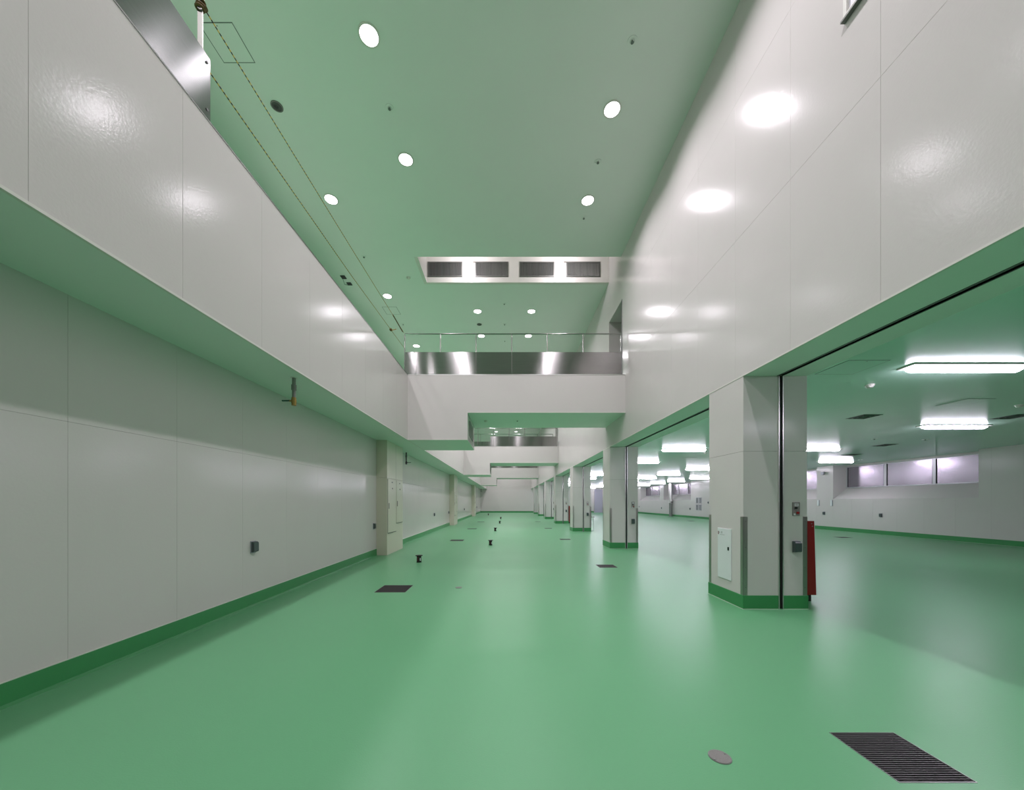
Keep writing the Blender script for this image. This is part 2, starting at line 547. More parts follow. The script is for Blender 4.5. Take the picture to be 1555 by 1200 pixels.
# end walls
we = BM()
box(we, XU - .2, XR + .9, YE, YE + .2, 0, ZC)
wall_end = struct('wall_end', we, M_WALL)
struct('baseboard_end', B(XL, XP, YE - .014, YE, 0, .19), M_BASE)
struct('wall_back', B(XU - .2, XW + .9, Y0 - .2, Y0, 0, ZC), M_WALL)
struct('wall_room_end', B(XP, XW + .9, YE, YE + .2, 0, ZRC), M_WALL)
struct('baseboard_room_end', B(XP, XW, YE - .014, YE, 0, .19), M_BASE)
dr = struct('door_4', B(12.05, 13.15, YE - .05, YE - .015, .0, 3.2), M_DOORL)
obj('door_frame', box(box(box(BM(), 11.98, 12.05, YE - .07, YE - .015, 0, 3.26), 13.15, 13.22, YE - .07, YE - .015, 0, 3.26), 12.05, 13.15, YE - .07, YE - .015, 3.2, 3.26), M_GUARD, dr)

# ------------------------------------------------------------------ bridges
def make_bridge(i, y):
    nm = ORD[i]
    labels = ['large stepped off-white bridge crossing the hall, nearest the camera',
              'middle stepped bridge crossing the hall, seen under the nearest one',
              'farthest stepped bridge crossing the hall in front of the end wall']
    t = thing('bridge', labels[i], 'bridge', (0, 0, 0), 0, 'bridges crossing the hall')
    b = BM()
    XS = -1.10
    box(b, XF, XS, y, y + BRD, ZS, ZG - .012)
    box(b, XS, XR, y, y + BRD, 3.985, ZG - .012)
    obj('deck', b, M_WALL, t)
    obj('soffit', box(box(BM(), XF, XS, y + .01, y + BRD, ZS - .002, ZS), XS + .012, XR, y + .01, y + BRD, 3.983, 3.985), M_CEIL, t)
    obj('deck_floor', B(XF, XR, y + .04, y + BRD - .04, ZG - .012, ZG - .004), M_FLOOR, t)
    obj('edge_strip', box(box(BM(), XF, XS + .004, y - .004, y + .01, ZS - .004, ZS + .01), XS, XR, y - .004, y + .01, 3.981, 3.995), M_TRIM, t)
    obj('edge_angle', B(XF, XR, y - .006, y + .04, ZG - .012, ZG + .006), M_STEELP, t)
    obj('side_louvre', B(XS, XS + .012, y + .45, y + 1.5, 3.42, 3.86), M_DIFF, t)
    obj('ceiling_hatch', B(-2.5, -1.95, y + 1.45, y + 1.95, ZS - .004, ZS), M_CEIL, t)
    return t

def make_railing(i, y):
    lab = ['stainless steel railing with kick plate on the nearest bridge',
           'stainless steel railing on the middle bridge, seen under the nearest bridge',
           'stainless steel railing on the farthest bridge, mostly hidden']
    t = thing('railing', lab[i], 'railing', (0, 0, 0), 0, 'stainless bridge railings')
    for s, yy_ in ((0, y + .03), (1, y + BRD - .03)):
        xa, xb = -2.86, 3.20
        pa = xa if (s or i == 0) else -1.08
        pt = 5.685
        edges = [pa, -.87, .13, 1.13, xb] if pa < -2 else [pa, .13, 1.13, xb]
        for k in range(len(edges) - 1):
            obj('kick_plate', B(edges[k] + .002, edges[k + 1] - .002, yy_ - .0015, yy_ + .0015, ZG + .008, pt, 0), M_STEEL, t)
        obj('handrail', cyl(BM(), ((xa + xb) / 2, yy_ + .03, 6.205), .019, xb - xa, 'X', 14), M_RAIL, t, True)
        for k in range(7):
            x = -2.87 + k * 1.0 + (.0 if k < 6 else .06)
            p = BM()
            yp = yy_ + .03
            cyl(p, (x, yp, (ZG + 6.2) / 2), .016, 6.2 - ZG, 'Z', 10)
            cyl(p, (x, yp, ZG + .012), .04, .012, 'Z', 12)
            obj('post', p, M_RAIL, t, True)
        for x in (-.87, .13):
            if x > pa + .1 and s == 0:
                obj('seam_cover', tube(BM(), (x, yy_ - .006, ZG + .01), (x, yy_ - .006, pt), .006, 8), M_RAIL, t, True)
    return t
for i, y in enumerate(BRY):
    make_bridge(i, y)
    make_railing(i, y)

# gallery side railing at top left
gr = thing('gallery_railing', 'stainless steel kick plate and rail along the gallery at top left', 'railing', (0, 0, 0))
for a, b in ((-4.6, -2.6), (-2.6, -.6), (-.6, 1.4), (1.4, 3.42)):
    obj('kick_plate', B(-2.803, -2.80, a + .002, b - .002, ZG + .005, 5.67), M_STEELL, gr)
for zz in (5.60, 5.16):
    obj('screw', cyl(BM(), (-2.797, 3.38, zz), .011, .006, 'X', 10), M_GRATE, gr)
obj('handrail', tube(BM(), (-2.86, -4.6, 6.2), (-2.86, 3.40, 6.2), .02, 12), M_STEELP, gr, True)
for yy_ in (-2.6, -1.6, -.6, .4, 1.4, 2.4, 3.38):
    obj('post', B(-2.885, -2.84, yy_ - .006, yy_ + .006, ZG + .01, 6.2), M_GUARD, gr)

# warning ropes
def rope(name_pts, label):
    bm = BM()
    for p, q in zip(name_pts, name_pts[1:]):
        tube(bm, p, q, .0055, 6)
    o = obj('warning_rope', bm, M_ROPE)
    tag(o, label, 'rope', 'black and yellow ropes across the gallery gap')
    return o
r1 = rope([(-2.86, 3.385, 6.16), (-2.865, 6.7, 6.165), (-2.87, 10.12, 6.20)], 'upper black and yellow warning rope strung from the gallery post to the bridge')
r2 = rope([(-2.86, 3.385, 5.63), (-2.87, 6.7, 5.67), (-2.87, 10.12, 5.79)], 'lower black and yellow warning rope strung from the kick plate to the bridge')
def torus_bm(c, R, r, axis, seg=14, ring=6):
    bm = BM(); c = Vector(c)
    vs = []
    for i in range(seg):
        a = 2 * math.pi * i / seg
        row = []
        for j in range(ring):
            b = 2 * math.pi * j / ring
            u = (R + r * math.cos(b)) * math.cos(a); v = (R + r * math.cos(b)) * math.sin(a); w = r * math.sin(b)
            p = {'Z': (u, v, w), 'Y': (u, w, v), 'X': (w, u, v)}[axis]
            row.append(bm.verts.new(c + Vector(p)))
        vs.append(row)
    for i in range(seg):
        for j in range(ring):
            bm.faces.new((vs[i][j], vs[(i + 1) % seg][j], vs[(i + 1) % seg][(j + 1) % ring], vs[i][(j + 1) % ring]))
    return bm
M_KNOT = mat('rope_knot', (0.10, 0.055, 0.01), rough=0.8)
for zz, dy in ((6.13, 0), (6.15, .02), (6.10, -.01), (6.17, 0)):
    obj('knot', torus_bm((-2.862, 3.385 + dy, zz), .03, .011, 'Z'), M_KNOT, r1, True)
obj('knot', tube(BM(), (-2.866, 9.1, 6.19), (-2.868, 9.95, 6.17), .014, 8), M_KNOT, r1)
kb = BM()
bmesh.ops.create_icosphere(kb, subdivisions=2, radius=.035)
for v in kb.verts: v.co = Vector((v.co.x, v.co.y * 1.6, v.co.z)) + Vector((-2.87, 8.95, 5.75))
obj('knot', kb, M_KNOT, r2, True)
obj('loop', tube(BM(), (-2.87, 9.0, 5.76), (-2.80, 9.15, 5.86), .008, 6), M_ROPE, r2)

# ------------------------------------------------------------------ left pilasters
def make_pilaster(y, label):
    t = thing('pilaster', label, 'pilaster', (0, 0, 0), 0, 'cream pilasters on the left wall')
    y1 = y + 1.52; x1 = -3.35
    obj('body', B(XL + .001, x1, y, y1, 0, 2.162, .003), M_PLAST, t)
    obj('upper_body', B(XL + .001, x1, y, y1, 2.166, ZS - .001, .003), M_PLAST, t)
    obj('seam', B(x1 - .002, x1 + .0015, y + .80, y + .806, 2.17, ZS - .02), M_INK, t)
    for a, b, z0, zh in ((y + .05, y + .79, .62, 1.30), (y + .83, y + 1.47, .86, 1.36)):
        d = obj('cabinet_door', B(x1, x1 + .014, a, b, z0, 2.14, .003), M_PLAST, t)
        obj('bottom_gap', B(x1, x1 + .016, a, b, z0 - .016, z0 - .004), M_INK, d)
        obj('nameplate', B(x1 + .014, x1 + .016, (a + b) / 2 - .06, (a + b) / 2 + .05, 2.045, 2.075), M_GRATE, d)
        obj('lock', cyl(BM(), (x1 + .016, (a + b) / 2, 1.88), .022, .012, 'X', 14), M_BLACKG, d)
        obj('handle', B(x1 + .014, x1 + .022, a + .06, a + .09, zh, zh + .16), M_GRATE, d)
    obj('edge_gap', B(x1 - .001, x1 + .003, y + .035, y + .047, .62, 2.14), M_INK, t)
    return t
make_pilaster(10.11, 'nearest cream pilaster on the left wall with two tall locker doors')
make_pilaster(22.95, 'middle cream pilaster on the left wall')
make_pilaster(37.3, 'farthest cream pilaster on the left wall')

# wall sockets
def socket_left(y, z, label):
    t = thing('wall_socket', label, 'socket', (XL, y, z), 0, 'grey weatherproof sockets')
    s = BM()
    prism(s, [(0, -.075), (.045, -.068), (.055, -.055), (.055, .058), (.038, .075), (0, .078)], 'Y', -.048, .048)
    # prism takes x,z for Y axis
    obj('cover', s, M_GREY, t)
    obj('backplate', B(0, .012, -.055, .055, -.085, .085, .002), M_LGREY, t)
    return t
for y, z, l in ((5.2, .85, 'large grey socket on the left wall, nearest the camera'),
                (9.9, .83, 'grey socket on the left wall just in front of the nearest pilaster'),
                (18.1, .85, 'grey socket on the left wall midway between the first two pilasters'),
                (22.6, .83, 'grey socket on the left wall just in front of the middle pilaster'),
                (30.8, .85, 'small grey socket on the left wall beyond the middle pilaster'),
                (43.6, .85, 'tiny far socket on the left wall beyond the farthest pilaster')):
    socket_left(y, z, l)

# drop valves under the soffit
def drop_valve(x, y, zb, label, lever, dark=False):
    t = thing('drop_valve', label, 'valve', (x, y, ZS), 0, 'pipe valves hanging under the gallery soffit')
    h = ZS - zb
    obj('pipe', cyl(BM(), (0, 0, -h / 2 + .05), .024, h - .1, 'Z', 14), M_GRATE if dark else M_GALV, t, True)
    obj('coupling', cyl(BM(), (0, 0, -.14), .034, .07, 'Z', 8), M_GRATE if dark else M_GALV, t)
    obj('flange', cyl(BM(), (0, 0, -.004), .045, .008, 'Z', 18), M_TRIM, t)
    v = BM()
    cyl(v, (0, 0, -h + .055), .034, .05, 'Z', 8); cyl(v, (0, 0, -h + .02), .03, .04, 'Z', 8); cyl(v, (0, 0, -h + .095), .03, .03, 'Z', 8)
    cyl(v, (lever * .03, 0, -h + .065), .013, .06, 'X', 10)
    vb = obj('valve_body', v, M_BRASS if not dark else M_BLACKG, t)
    obj('lever', B(min(lever * .05, lever * .165), max(lever * .05, lever * .165), -.012, .012, -h + .058, -h + .076, .003), M_LEVER if not dark else M_BLACK, vb)
    return t
drop_valve(-2.96, 5.03, 2.835, 'grey pipe with brass valve and green lever under the left soffit', -1)
drop_valve(-3.52, 12.65, 2.80, 'dark pipe valve under the soffit just beyond the nearest pilaster', 1, True)
drop_valve(-3.45, 48.3, 2.80, 'tiny far pipe valve hanging under the soffit near the end wall', 1, True)

# ------------------------------------------------------------------ floor fittings
for k, (x0, x1, y0, y1, lab) in enumerate(drains):
    t = thing('floor_grate', lab, 'floor grate', (x0, y0, 0), 0, 'square floor drain grates')
    w, d = x1 - x0, y1 - y0
    p = BM()
    box(p, 0, w, 0, d, -.12, -.11)
    box(p, 0, .004, 0, d, -.12, -.004); box(p, w - .004, w, 0, d, -.12, -.004)
    box(p, .004, w - .004, 0, .004, -.12, -.004); box(p, .004, w - .004, d - .004, d, -.12, -.004)
    obj('pit', p, M_PIT, t)
    f = BM()
    fw = .005
    box(f, 0, fw, 0, d, -.03, .002); box(f, w - fw, w, 0, d, -.03, .002)
    box(f, fw, w - fw, 0, fw, -.03, .002); box(f, fw, w - fw, d - fw, d, -.03, .002)
    obj('frame', f, M_GFRAME, t)
    if k == 1:
        n = 25
        me = None
        pitch = (d - 2 * fw) / n
        for q in range(n):
            yq = fw + pitch * (q + .5)
            if me is None:
                o = obj('bar', B(fw, w - fw, -.0026, .0026, -.006, -.001), M_GRATE, t); me = o.data
            else:
                o = bpy.data.objects.new('bar', me); COL.objects.link(o); o.parent = t
            o.location = (0, yq, 0)
        cb_ = BM()
        for q in range(1, 4):
            box(cb_, w * q / 4 - .002, w * q / 4 + .002, fw, d - fw, -.06, -.045)
        obj('cross_rods', cb_, M_PIT, t)
    else:
        bars = BM()
        n = 18
        for q in range(n):
            yq = fw + (d - 2 * fw) * (q + .5) / n
            box(bars, fw, w - fw, yq - .008, yq + .008, -.026, -.001)
        obj('bar_panel', bars, M_GRATEF, t)['kind'] = 'stuff'

def floor_cap(x, y, r, label):
    t = thing('floor_cleanout', label, 'floor cap', (x, y, 0), 0, 'round floor cleanout caps')
    obj('rim', cyl(BM(), (0, 0, .001), r, .004, 'Z', 40), M_GFRAME, t)
    obj('lid', cyl(BM(), (0, 0, .002), r * .93, .005, 'Z', 40), M_COVER, t)
    s = BM()
    for k in range(2):
        a = math.pi * k + .5
        cyl(s, (r * .78 * math.cos(a), r * .78 * math.sin(a), .005), .006, .003, 'Z', 8)
    obj('screws', s, M_GFRAME, t)
floor_cap(1.249, 2.126, .062, 'round steel floor cap near the bottom right floor grate')
floor_cap(-.845, 6.32, .060, 'small round floor cap right of the nearest left floor grate')

def spool(x, y, h, label, s=1.0):
    t = thing('floor_spool', label, 'floor fitting', (x, y, 0), 0, 'black flanged floor fittings')
    obj('body', cyl(BM(), (0, 0, h / 2), .060 * s, h, 'Z', 22), M_BLACKG, t, True)
    obj('flange', cyl(BM(), (0, 0, h - .008), .092 * s, .018, 'Z', 26, bev=.003), M_BLACKG, t, True)
    obj('foot_ring', cyl(BM(), (0, 0, .006), .068 * s, .012, 'Z', 22), M_BLACK, t)
    obj('tag', B(.034 * s, .052 * s, -.058 * s, -.044 * s, h * .25, h * .62), M_WHITE, t)
    obj('stripe', B(-.022 * s, -.008 * s, -.062 * s, -.052 * s, h * .2, h * .8), M_DKRED, t)
for x, y, h, l in ((-2.18, 8.97, .175, 'nearest black flanged spool on the floor, beyond the left grate'),
                   (-.57, 12.5, .175, 'second nearest black floor spool, near the middle of the hall'),
                   (-.60, 18.5, .17, 'third black floor spool from the camera, mid hall'),
                   (-.50, 25.0, .17, 'fourth black floor spool from the camera, mid hall'),
                   (-.54, 31.3, .17, 'fifth black floor spool from the camera, mid hall'),
                   (-2.07, 40.2, .17, 'farthest black floor spool, near the end wall on the left')):
    spool(x, y, h, l, .95)

# red stands beside pillars one and four
def red_stand(x, y, label):
    t = thing('red_stand', label, 'stand', (x, y, 0), 0, 'dark red steel stands behind the pillars')
    b = BM()
    prism(b, [(0, .10), (.43, .10), (.40, 1.21), (0, 1.21)], 'Y', 0, .03)
    obj('front_plate', b, M_RED, t)
    b = BM()
    prism(b, [(.0, .12), (.40, .12), (.375, 1.19), (.0, 1.19)], 'Y', .03, .19)
    obj('case', b, M_RED, t)
    obj('edge_trim', prism(BM(), [(.43, .10), (.436, .10), (.406, 1.21), (.40, 1.21)], 'Y', .0, .19), M_WHITE, t)
    obj('foot', B(.03, .38, .03, .17, 0, .12), M_BLACK, t)
    s = BM()
    for xx, zz in ((.05, 1.17), (.36, 1.17), (.37, 1.13), (.03, .66), (.05, .42)):
        cyl(s, (xx, -.002, zz), .008, .006, 'Y', 8)
    obj('rivets', s, M_GFRAME, t)
    return t
red_stand(4.205, 5.43, 'dark red steel stand beside the nearest pillar')
red_stand(4.205, PIL[4] + .35, 'dark red steel stand beside the fourth pillar from the camera')
# slim upright frame beside pillar three
uf = thing('upright_frame', 'slim brown and white upright frame beside the third pillar', 'frame', (4.23, 18.6, 0))
obj('upright', B(.05, .09, 0, .03, 0, 1.24), M_BROWN, uf)
obj('upright', B(.20, .215, 0, .03, 0, .75), M_WHITE, uf)
obj('crossbar', B(.08, .26, 0, .03, .70, .72), M_BROWN, uf)
obj('crossbar', B(.08, .215, 0, .03, .0, .025), M_WHITE, uf)

# ------------------------------------------------------------------ side room outer wall with clerestory windows
PIER = 1.03; PITCH = 6.81
REC = []            # recess spans along y
y = 13.05 - PITCH * 0
for k in range(0, 6):
    a = 13.05 + PITCH * k
    if k == 2:      # plain wall between
        continue
    if a < YE - 6:
        REC.append((a, a + 5.82))
wo = BM()
SZ = 1.64
segs = [Y0] + [v for r in REC for v in r] + [YE]
box(wo, XW, XWD + .2, Y0, YE, 0, SZ)
for k in range(0, len(segs), 2):
    box(wo, XW, XWD + .2, segs[k], segs[k + 1], SZ, ZRC)
for a, b in REC:
    prism(wo, [(XW, SZ), (XWD + .2, SZ), (XWD + .2, 2.2), (XWD, 2.2)], 'Y', a, b)
    box(wo, XWD, XWD + .2, a, b, 3.30, ZRC)
    box(wo, XWD + .14, XWD + .2, a, b, 2.2, 3.30)
wall_room = struct('wall_room', wo, M_WALL)
# joint-separated facing panels on the plain parts of the lower wall
ul = [12.7 + 1.03 * k for k in range(-17, 8)]
ul[0] = Y0
ul += [ul[-1] + 2.06 * k for k in range(1, 16)]
ul = [u for u in ul if u < YE - .6] + [YE]
panel_run(wall_room, 'X', XW - .012, .012, ul, [.0, SZ, ZRC - .002], holes=[(a, b, SZ, ZRC) for a, b in REC])
struct('baseboard_room', B(XW - .028, XW - .012, Y0, YE, 0, .19), M_BASE)
struct('sealant_line', B(XW - .034, XW - .028, Y0, YE, 0, .006), M_LINE, bpy.data.objects['baseboard_room'])
wi = 0
for a, b in REC:
    for q in range(3):
        wi += 1
        ya, yb = a + 1.94 * q, a + 1.94 * (q + 1)
        f = BM()
        x0, x1 = XWD - .03, XWD + .05
        fw = .055
        box(f, x0, x1, ya, ya + fw, 2.2, 3.30); box(f, x0, x1, yb - fw, yb, 2.2, 3.30)
        box(f, x0, x1, ya + fw, yb - fw, 2.2, 2.245); box(f, x0, x1, ya + fw, yb - fw, 3.262, 3.30)
        w_ = struct('window_%d' % wi, f, M_ALU)
        gk = BM()
        box(gk, x0 + .012, x1 - .02, ya + fw, ya + fw + .022, 2.245, 3.262); box(gk, x0 + .012, x1 - .02, yb - fw - .022, yb - fw, 2.245, 3.262)
        obj('gasket', gk, M_GASKET, w_)
        obj('window_pane', B(x0 + .03, x0 + .04, ya + fw + .02, yb - fw - .02, 2.24, 3.27), M_GLASS, w_)

def room_socket(y, z, label, s=1.0):
    t = thing('wall_socket', label, 'socket', (XW - .012, y, z), 0, 'grey weatherproof sockets')
    b = BM()
    prism(b, [(0, -.075), (-.045, -.068), (-.055, -.055), (-.055, .058), (-.038, .075), (0, .078)], 'Y', -.05, .05)
    obj('cover', b, M_GREY, t)
    obj('backplate', B(-.012, 0, -.06, .06, -.09, .09), M_LGREY, t)
room_socket(16.45, .88, 'grey socket under the windows of the side room, right of the pier')
room_socket(19.4, .88, 'small grey socket low on the pier between the side room windows')
room_socket(33.6, .83, 'dark socket on the side room wall left of the white louvres')
room_socket(30.55, 1.42, 'dark socket on the side room wall beside the nearest pillar edge')
room_socket(39.8, .80, 'far dark socket on the slim white pier in the side room')
room_socket(46.5, .85, 'farthest dark socket in the side room')
for yy_, l in ((18.95, 'white plate on the pier edge below the nearer side room windows'), (19.75, 'white plate on the far edge of the side room pier')):
    tp = thing('wall_plate', l, 'wall plate', (XW - .012, yy_, 1.43), 0, 'white plates on the side room pier')
    obj('plate', B(-.03, 0, -.06, .06, -.16, .16, .004), M_LGREY, tp)
    obj('rim', B(-.034, -.03, -.05, .05, -.15, .15), M_WHITE, tp)
ws = thing('wall_speaker', 'small white device high on the pier between the side room windows', 'device', (XW - .012, 19.4, 3.02))
obj('bracket', B(-.05, 0, -.03, .03, -.03, .08), M_GREY, ws)
obj('housing', B(-.13, -.05, -.08, .08, -.08, .06, .01), M_LGREY, ws)

lv = thing('wall_louvre', 'group of four white louvres in a square on the side room wall', 'louvre', (XW - .012, 32.1, 0))
for a in (-.48, .04):
    for z0 in (.72, 1.34):
        fr = obj('louvre', box(box(box(box(BM(), -.02, 0, a, a + .03, z0, z0 + .54), -.02, 0, a + .41, a + .44, z0, z0 + .54), -.02, 0, a, a + .44, z0, z0 + .03), -.02, 0, a, a + .44, z0 + .51, z0 + .54), M_ALU, lv)
        sl = BM()
        for q in range(9):
            zz = z0 + .05 + q * .053
            prism(sl, [(-.018, zz), (0, zz + .02), (0, zz + .026), (-.018, zz + .006)], 'Y', a + .03, a + .41)
        obj('slats', sl, M_ALU, fr)
        obj('back', B(-.003, .0, a + .03, a + .41, z0 + .03, z0 + .51), M_GRILLED, fr)

pp = thing('silver_pipe', 'tall silver pipe with a clamp standing before the side room windows', 'pipe', (16.72, 37.0, 0))
obj('lower_pipe', cyl(BM(), (0, 0, .7), .16, 1.4, 'Z', 20), M_GALV, pp, True)
obj('upper_pipe', cyl(BM(), (0, 0, 2.43), .18, 1.92, 'Z', 20), M_STEELP, pp, True)
obj('clamp', cyl(BM(), (0, 0, 1.43), .21, .14, 'Z', 20), M_STEELP, pp)
obj('valve', B(-.10, .10, -.24, -.16, 1.40, 1.50), M_BLACK, pp)

# ------------------------------------------------------------------ hall ceiling downlights
def lamp_data(name, watts, size, col, spread):
    l = bpy.data.lights.new(name, 'AREA')
    l.shape = 'DISK'; l.size = size; l.energy = watts; l.color = col; l.spread = math.radians(spread)
    return l
LD = lamp_data('downlight_beam', HALL_LAMP_W, .25, HALL_COL, 150)

def ring(r0, r1, z0, z1, seg=28):
    bm = BM()
    vs = []
    for i in range(seg):
        a = 2 * math.pi * i / seg
        c, s = math.cos(a), math.sin(a)
        vs.append([bm.verts.new((r * c, r * s, z)) for r, z in ((r0, z1), (r0, z0), (r1, z0), (r1, z1))])
    for i in range(seg):
        n = (i + 1) % seg
        for j in range(4):
            bm.faces.new((vs[i][j], vs[i][(j + 1) % 4], vs[n][(j + 1) % 4], vs[n][j]))
    bmesh.ops.recalc_face_normals(bm, faces=bm.faces)
    return bm

def make_downlight(label, lit=True):
    t = thing('downlight', label, 'ceiling light', (0, 0, ZC), 0, 'round hall downlights')
    if lit:
        obj('rim', ring(.135, .16, -.012, 0), M_TRIM, t, True)
        obj('lens', cyl(BM(), (0, 0, -.004), .135, .008, 'Z', 28), M_LENS, t)
        lo = bpy.data.objects.new('beam', LD); COL.objects.link(lo); lo.parent = t
        lo.location = (0, 0, -.014)
    else:
        obj('rim', ring(.08, .10, -.010, 0), M_GRILLE, t, True)
        obj('lens', cyl(BM(), (0, 0, -.003), .08, .006, 'Z', 24), M_LENSOFF, t)
        obj('mark', B(-.05, .02, -.02, .03, -.008, -.006), M_GRILLED, t)
    return t

special = {
    (-2.1, 5.51): 'largest bright downlight, at the top left of the hall ceiling',
    (-2.1, 7.51): 'bright downlight just beyond the largest one, left of centre',
    (-4.13, 8.5): 'bright downlight over the gallery beside the warning ropes',
    (1.9, 6.55): 'bright downlight nearest the right wall, upper of the right pair',
    (1.9, 8.53): 'bright downlight right of centre, just before the ceiling slot',
    (-4.13, 12.5): 'downlight over the gallery left of the ceiling slot',
    (-1.1, 13.5): 'left downlight of the pair just beyond the ceiling slot',
    (.91, 13.5): 'right downlight of the pair just beyond the ceiling slot',
    (-1.1, 15.5): 'left downlight of the pair seen across the bridge handrail',
    (.91, 15.5): 'right downlight of the pair seen across the bridge handrail',
    (-4.13, 16.5): 'lowest left downlight seen through the nearest bridge railing',
    (-1.1, 36.7): 'far left downlight of the pair above the middle bridge railing',
    (.91, 36.7): 'far right downlight of the pair above the middle bridge railing',
}
pos = []
pos += [(-2.1, v) for v in (-.5, 1.5, 3.5, 5.51, 7.51)]
pos += [(1.9, v) for v in (-1.5, 2.5, 4.5, 6.55, 8.53)]
pos += [(-4.13, v) for v in (.5, 4.5, 8.5, 12.5, 16.5, 20.5, 26.5, 33.0, 41.8)]
pos += [(-1.1, v) for v in (13.5, 15.5, 17.5, 20.0, 22.0, 24.5, 27.0, 29.0, 31.0, 34.0, 36.7, 41.0, 43.5, 46.0, 48.5)]
pos += [(.91, v) for v in (13.5, 15.5, 17.5, 20.0, 22.0, 24.5, 27.0, 29.0, 31.0, 34.0, 36.7, 41.0, 43.5, 46.0, 48.5)]
dl0 = None
cnt = {}
for x, y in pos:
    row = {-2.1: 'left of centre', 1.9: 'right of centre', -4.13: 'over the gallery', -1.1: 'in the far left row', .91: 'in the far right row'}[x]
    cnt[x] = cnt.get(x, 0) + 1
    lab = special.get((x, y), 'round ceiling downlight %s, number %s of its row' % (row, ORD[cnt[x] - 1]) if y > 10 else 'round hall downlight %s above or behind the camera, %s of its row' % (row, ORD[cnt[x] - 1]))
    if dl0 is None:
        dl0 = make_downlight(lab); dl0.location = (x, y, ZC)
    else:
        dup(dl0, (x, y, ZC), lab)
off = make_downlight('dark unlit round downlight beside the ropes at upper left', False); off.location = (-4.13, 6.5, ZC)
dup(off, (-1.11, 14.5, ZC), 'dark unlit downlight between the two pairs beyond the slot')
off['group'] = 'unlit downlights'
for o in list(COL.objects):
    if o.type == 'EMPTY' and o.get('label', '').startswith('dark unlit'):
        o['group'] = 'unlit downlights'

# sprinklers
def make_sprinkler(label):
    t = thing('sprinkler', label, 'sprinkler', (0, 0, 0), 0, 'ceiling sprinklers')
    obj('rose', ring(.035, .075, -.006, 0, 20), M_CEIL, t, True)
    obj('head', cyl(BM(), (0, 0, -.012), .012, .024, 'Z', 8), M_DIFF, t)
    obj('deflector', cyl(BM(), (0, 0, -.026), .024, .004, 'Z', 12), M_DIFF, t)
    return t
sp0 = None
for x, y, z, l in ((1.93, 5.58, ZC, 'sprinkler on the hall ceiling above the right bright downlight'),
                (1.9, 7.57, ZC, 'sprinkler between the two bright downlights on the right'),
                (1.92, 9.06, ZC, 'sprinkler just before the ceiling slot on the right'),
                (-2.12, 6.53, ZC, 'sprinkler between the two bright downlights left of centre'),
                (-4.15, 10.5, ZC, 'sprinkler over the gallery beside the ropes'),
                (-4.16, 14.5, ZC, 'sprinkler over the gallery near the rope knots'),
                (-.1, 13.0, ZC, 'sprinkler between the pair of downlights beyond the slot'),
                (-.1, 14.5, ZC, 'middle sprinkler beyond the slot'),
                (-.1, 16.0, ZC, 'sprinkler seen through the railing between two downlights'),
                (12.7, 11.0, ZRC, 'sprinkler on the side room ceiling before the right window'),
                (11.06, 10.9, ZRC, 'sprinkler on the side room ceiling left of the second tube light'),
                (15.9, 16.3, ZRC, 'sprinkler near the window heads of the side room'),
                (.315, 11.1, 3.985, 'sprinkler under the nearest bridge')):
    if sp0 is None:
        sp0 = make_sprinkler(l); sp0.location = (x, y, z)
    else:
        dup(sp0, (x, y, z), l)

# smoke detectors
def make_detector(label, s=1.0):
    t = thing('smoke_detector', label, 'smoke detector', (0, 0, 0), 0, 'ceiling smoke detectors')
    obj('base', cyl(BM(), (0, 0, -.008), .062, .016, 'Z', 24), M_TRIM, t, True)
    obj('dome', cyl(BM(), (0, 0, -.032), .036, .034, 'Z', 24, r2=.052), M_TRIM, t, True)
    return t
sd = make_detector('white smoke detector on the side room ceiling near the first tube light'); sd.location = (5.87, 5.86, ZRC)
dup(sd, (-3.12, 11.47, ZC), 'smoke detector on the hall ceiling left of the slot')
dup(sd, (-.65, 11.1, 3.985), 'smoke detector under the nearest bridge')
for x, y, l in ((7.6, 13.9, 'smoke detector hanging in front of a tube light beyond the second pillar'), (12.2, 21.6, 'smoke detector in the side room, right of the second opening'),
                (10.0, 7.07, 'dark round detector on the side room ceiling at the right photo edge')):
    dup(sd, (x, y, ZRC), l)

# ceiling hatches
def hatch(x0, x1, y0, y1, z, label, m):
    t = thing('ceiling_hatch', label, 'hatch', (x0, y0, z), 0, 'square ceiling access hatches')
    w, d = x1 - x0, y1 - y0
    f = BM(); e = .012
    box(f, 0, e, 0, d, -.002, 0); box(f, w - e, w, 0, d, -.002, 0); box(f, e, w - e, 0, e, -.002, 0); box(f, e, w - e, d - e, d, -.002, 0)
    obj('frame', f, M_DIFF, t)
    obj('panel', B(e, w - e, e, d - e, -.003, 0), m, t)
    obj('latch', cyl(BM(), (w * .5, .04, -.004), .008, .003, 'Z', 10), M_GRILLE, t)
hatch(-4.58, -4.07, 5.36, 5.86, ZC, 'square access hatch in the hall ceiling at top left', M_CEIL)
hatch(-4.56, -4.03, 13.19, 13.73, ZC, 'square access hatch over the gallery near the nearest bridge', M_CEIL)
hatch(4.56, 5.12, 4.83, 5.37, ZRC, 'square access hatch in the side room ceiling left of the first tube light', M_ROOMCEIL)
hatch(8.45, 8.97, 6.64, 7.15, ZRC, 'square access hatch in the side room ceiling between the two tube lights', M_ROOMCEIL)
hatch(7.6, 8.1, 15.4, 15.9, ZRC, 'access hatch in the side room ceiling beyond the second pillar', M_ROOMCEIL)

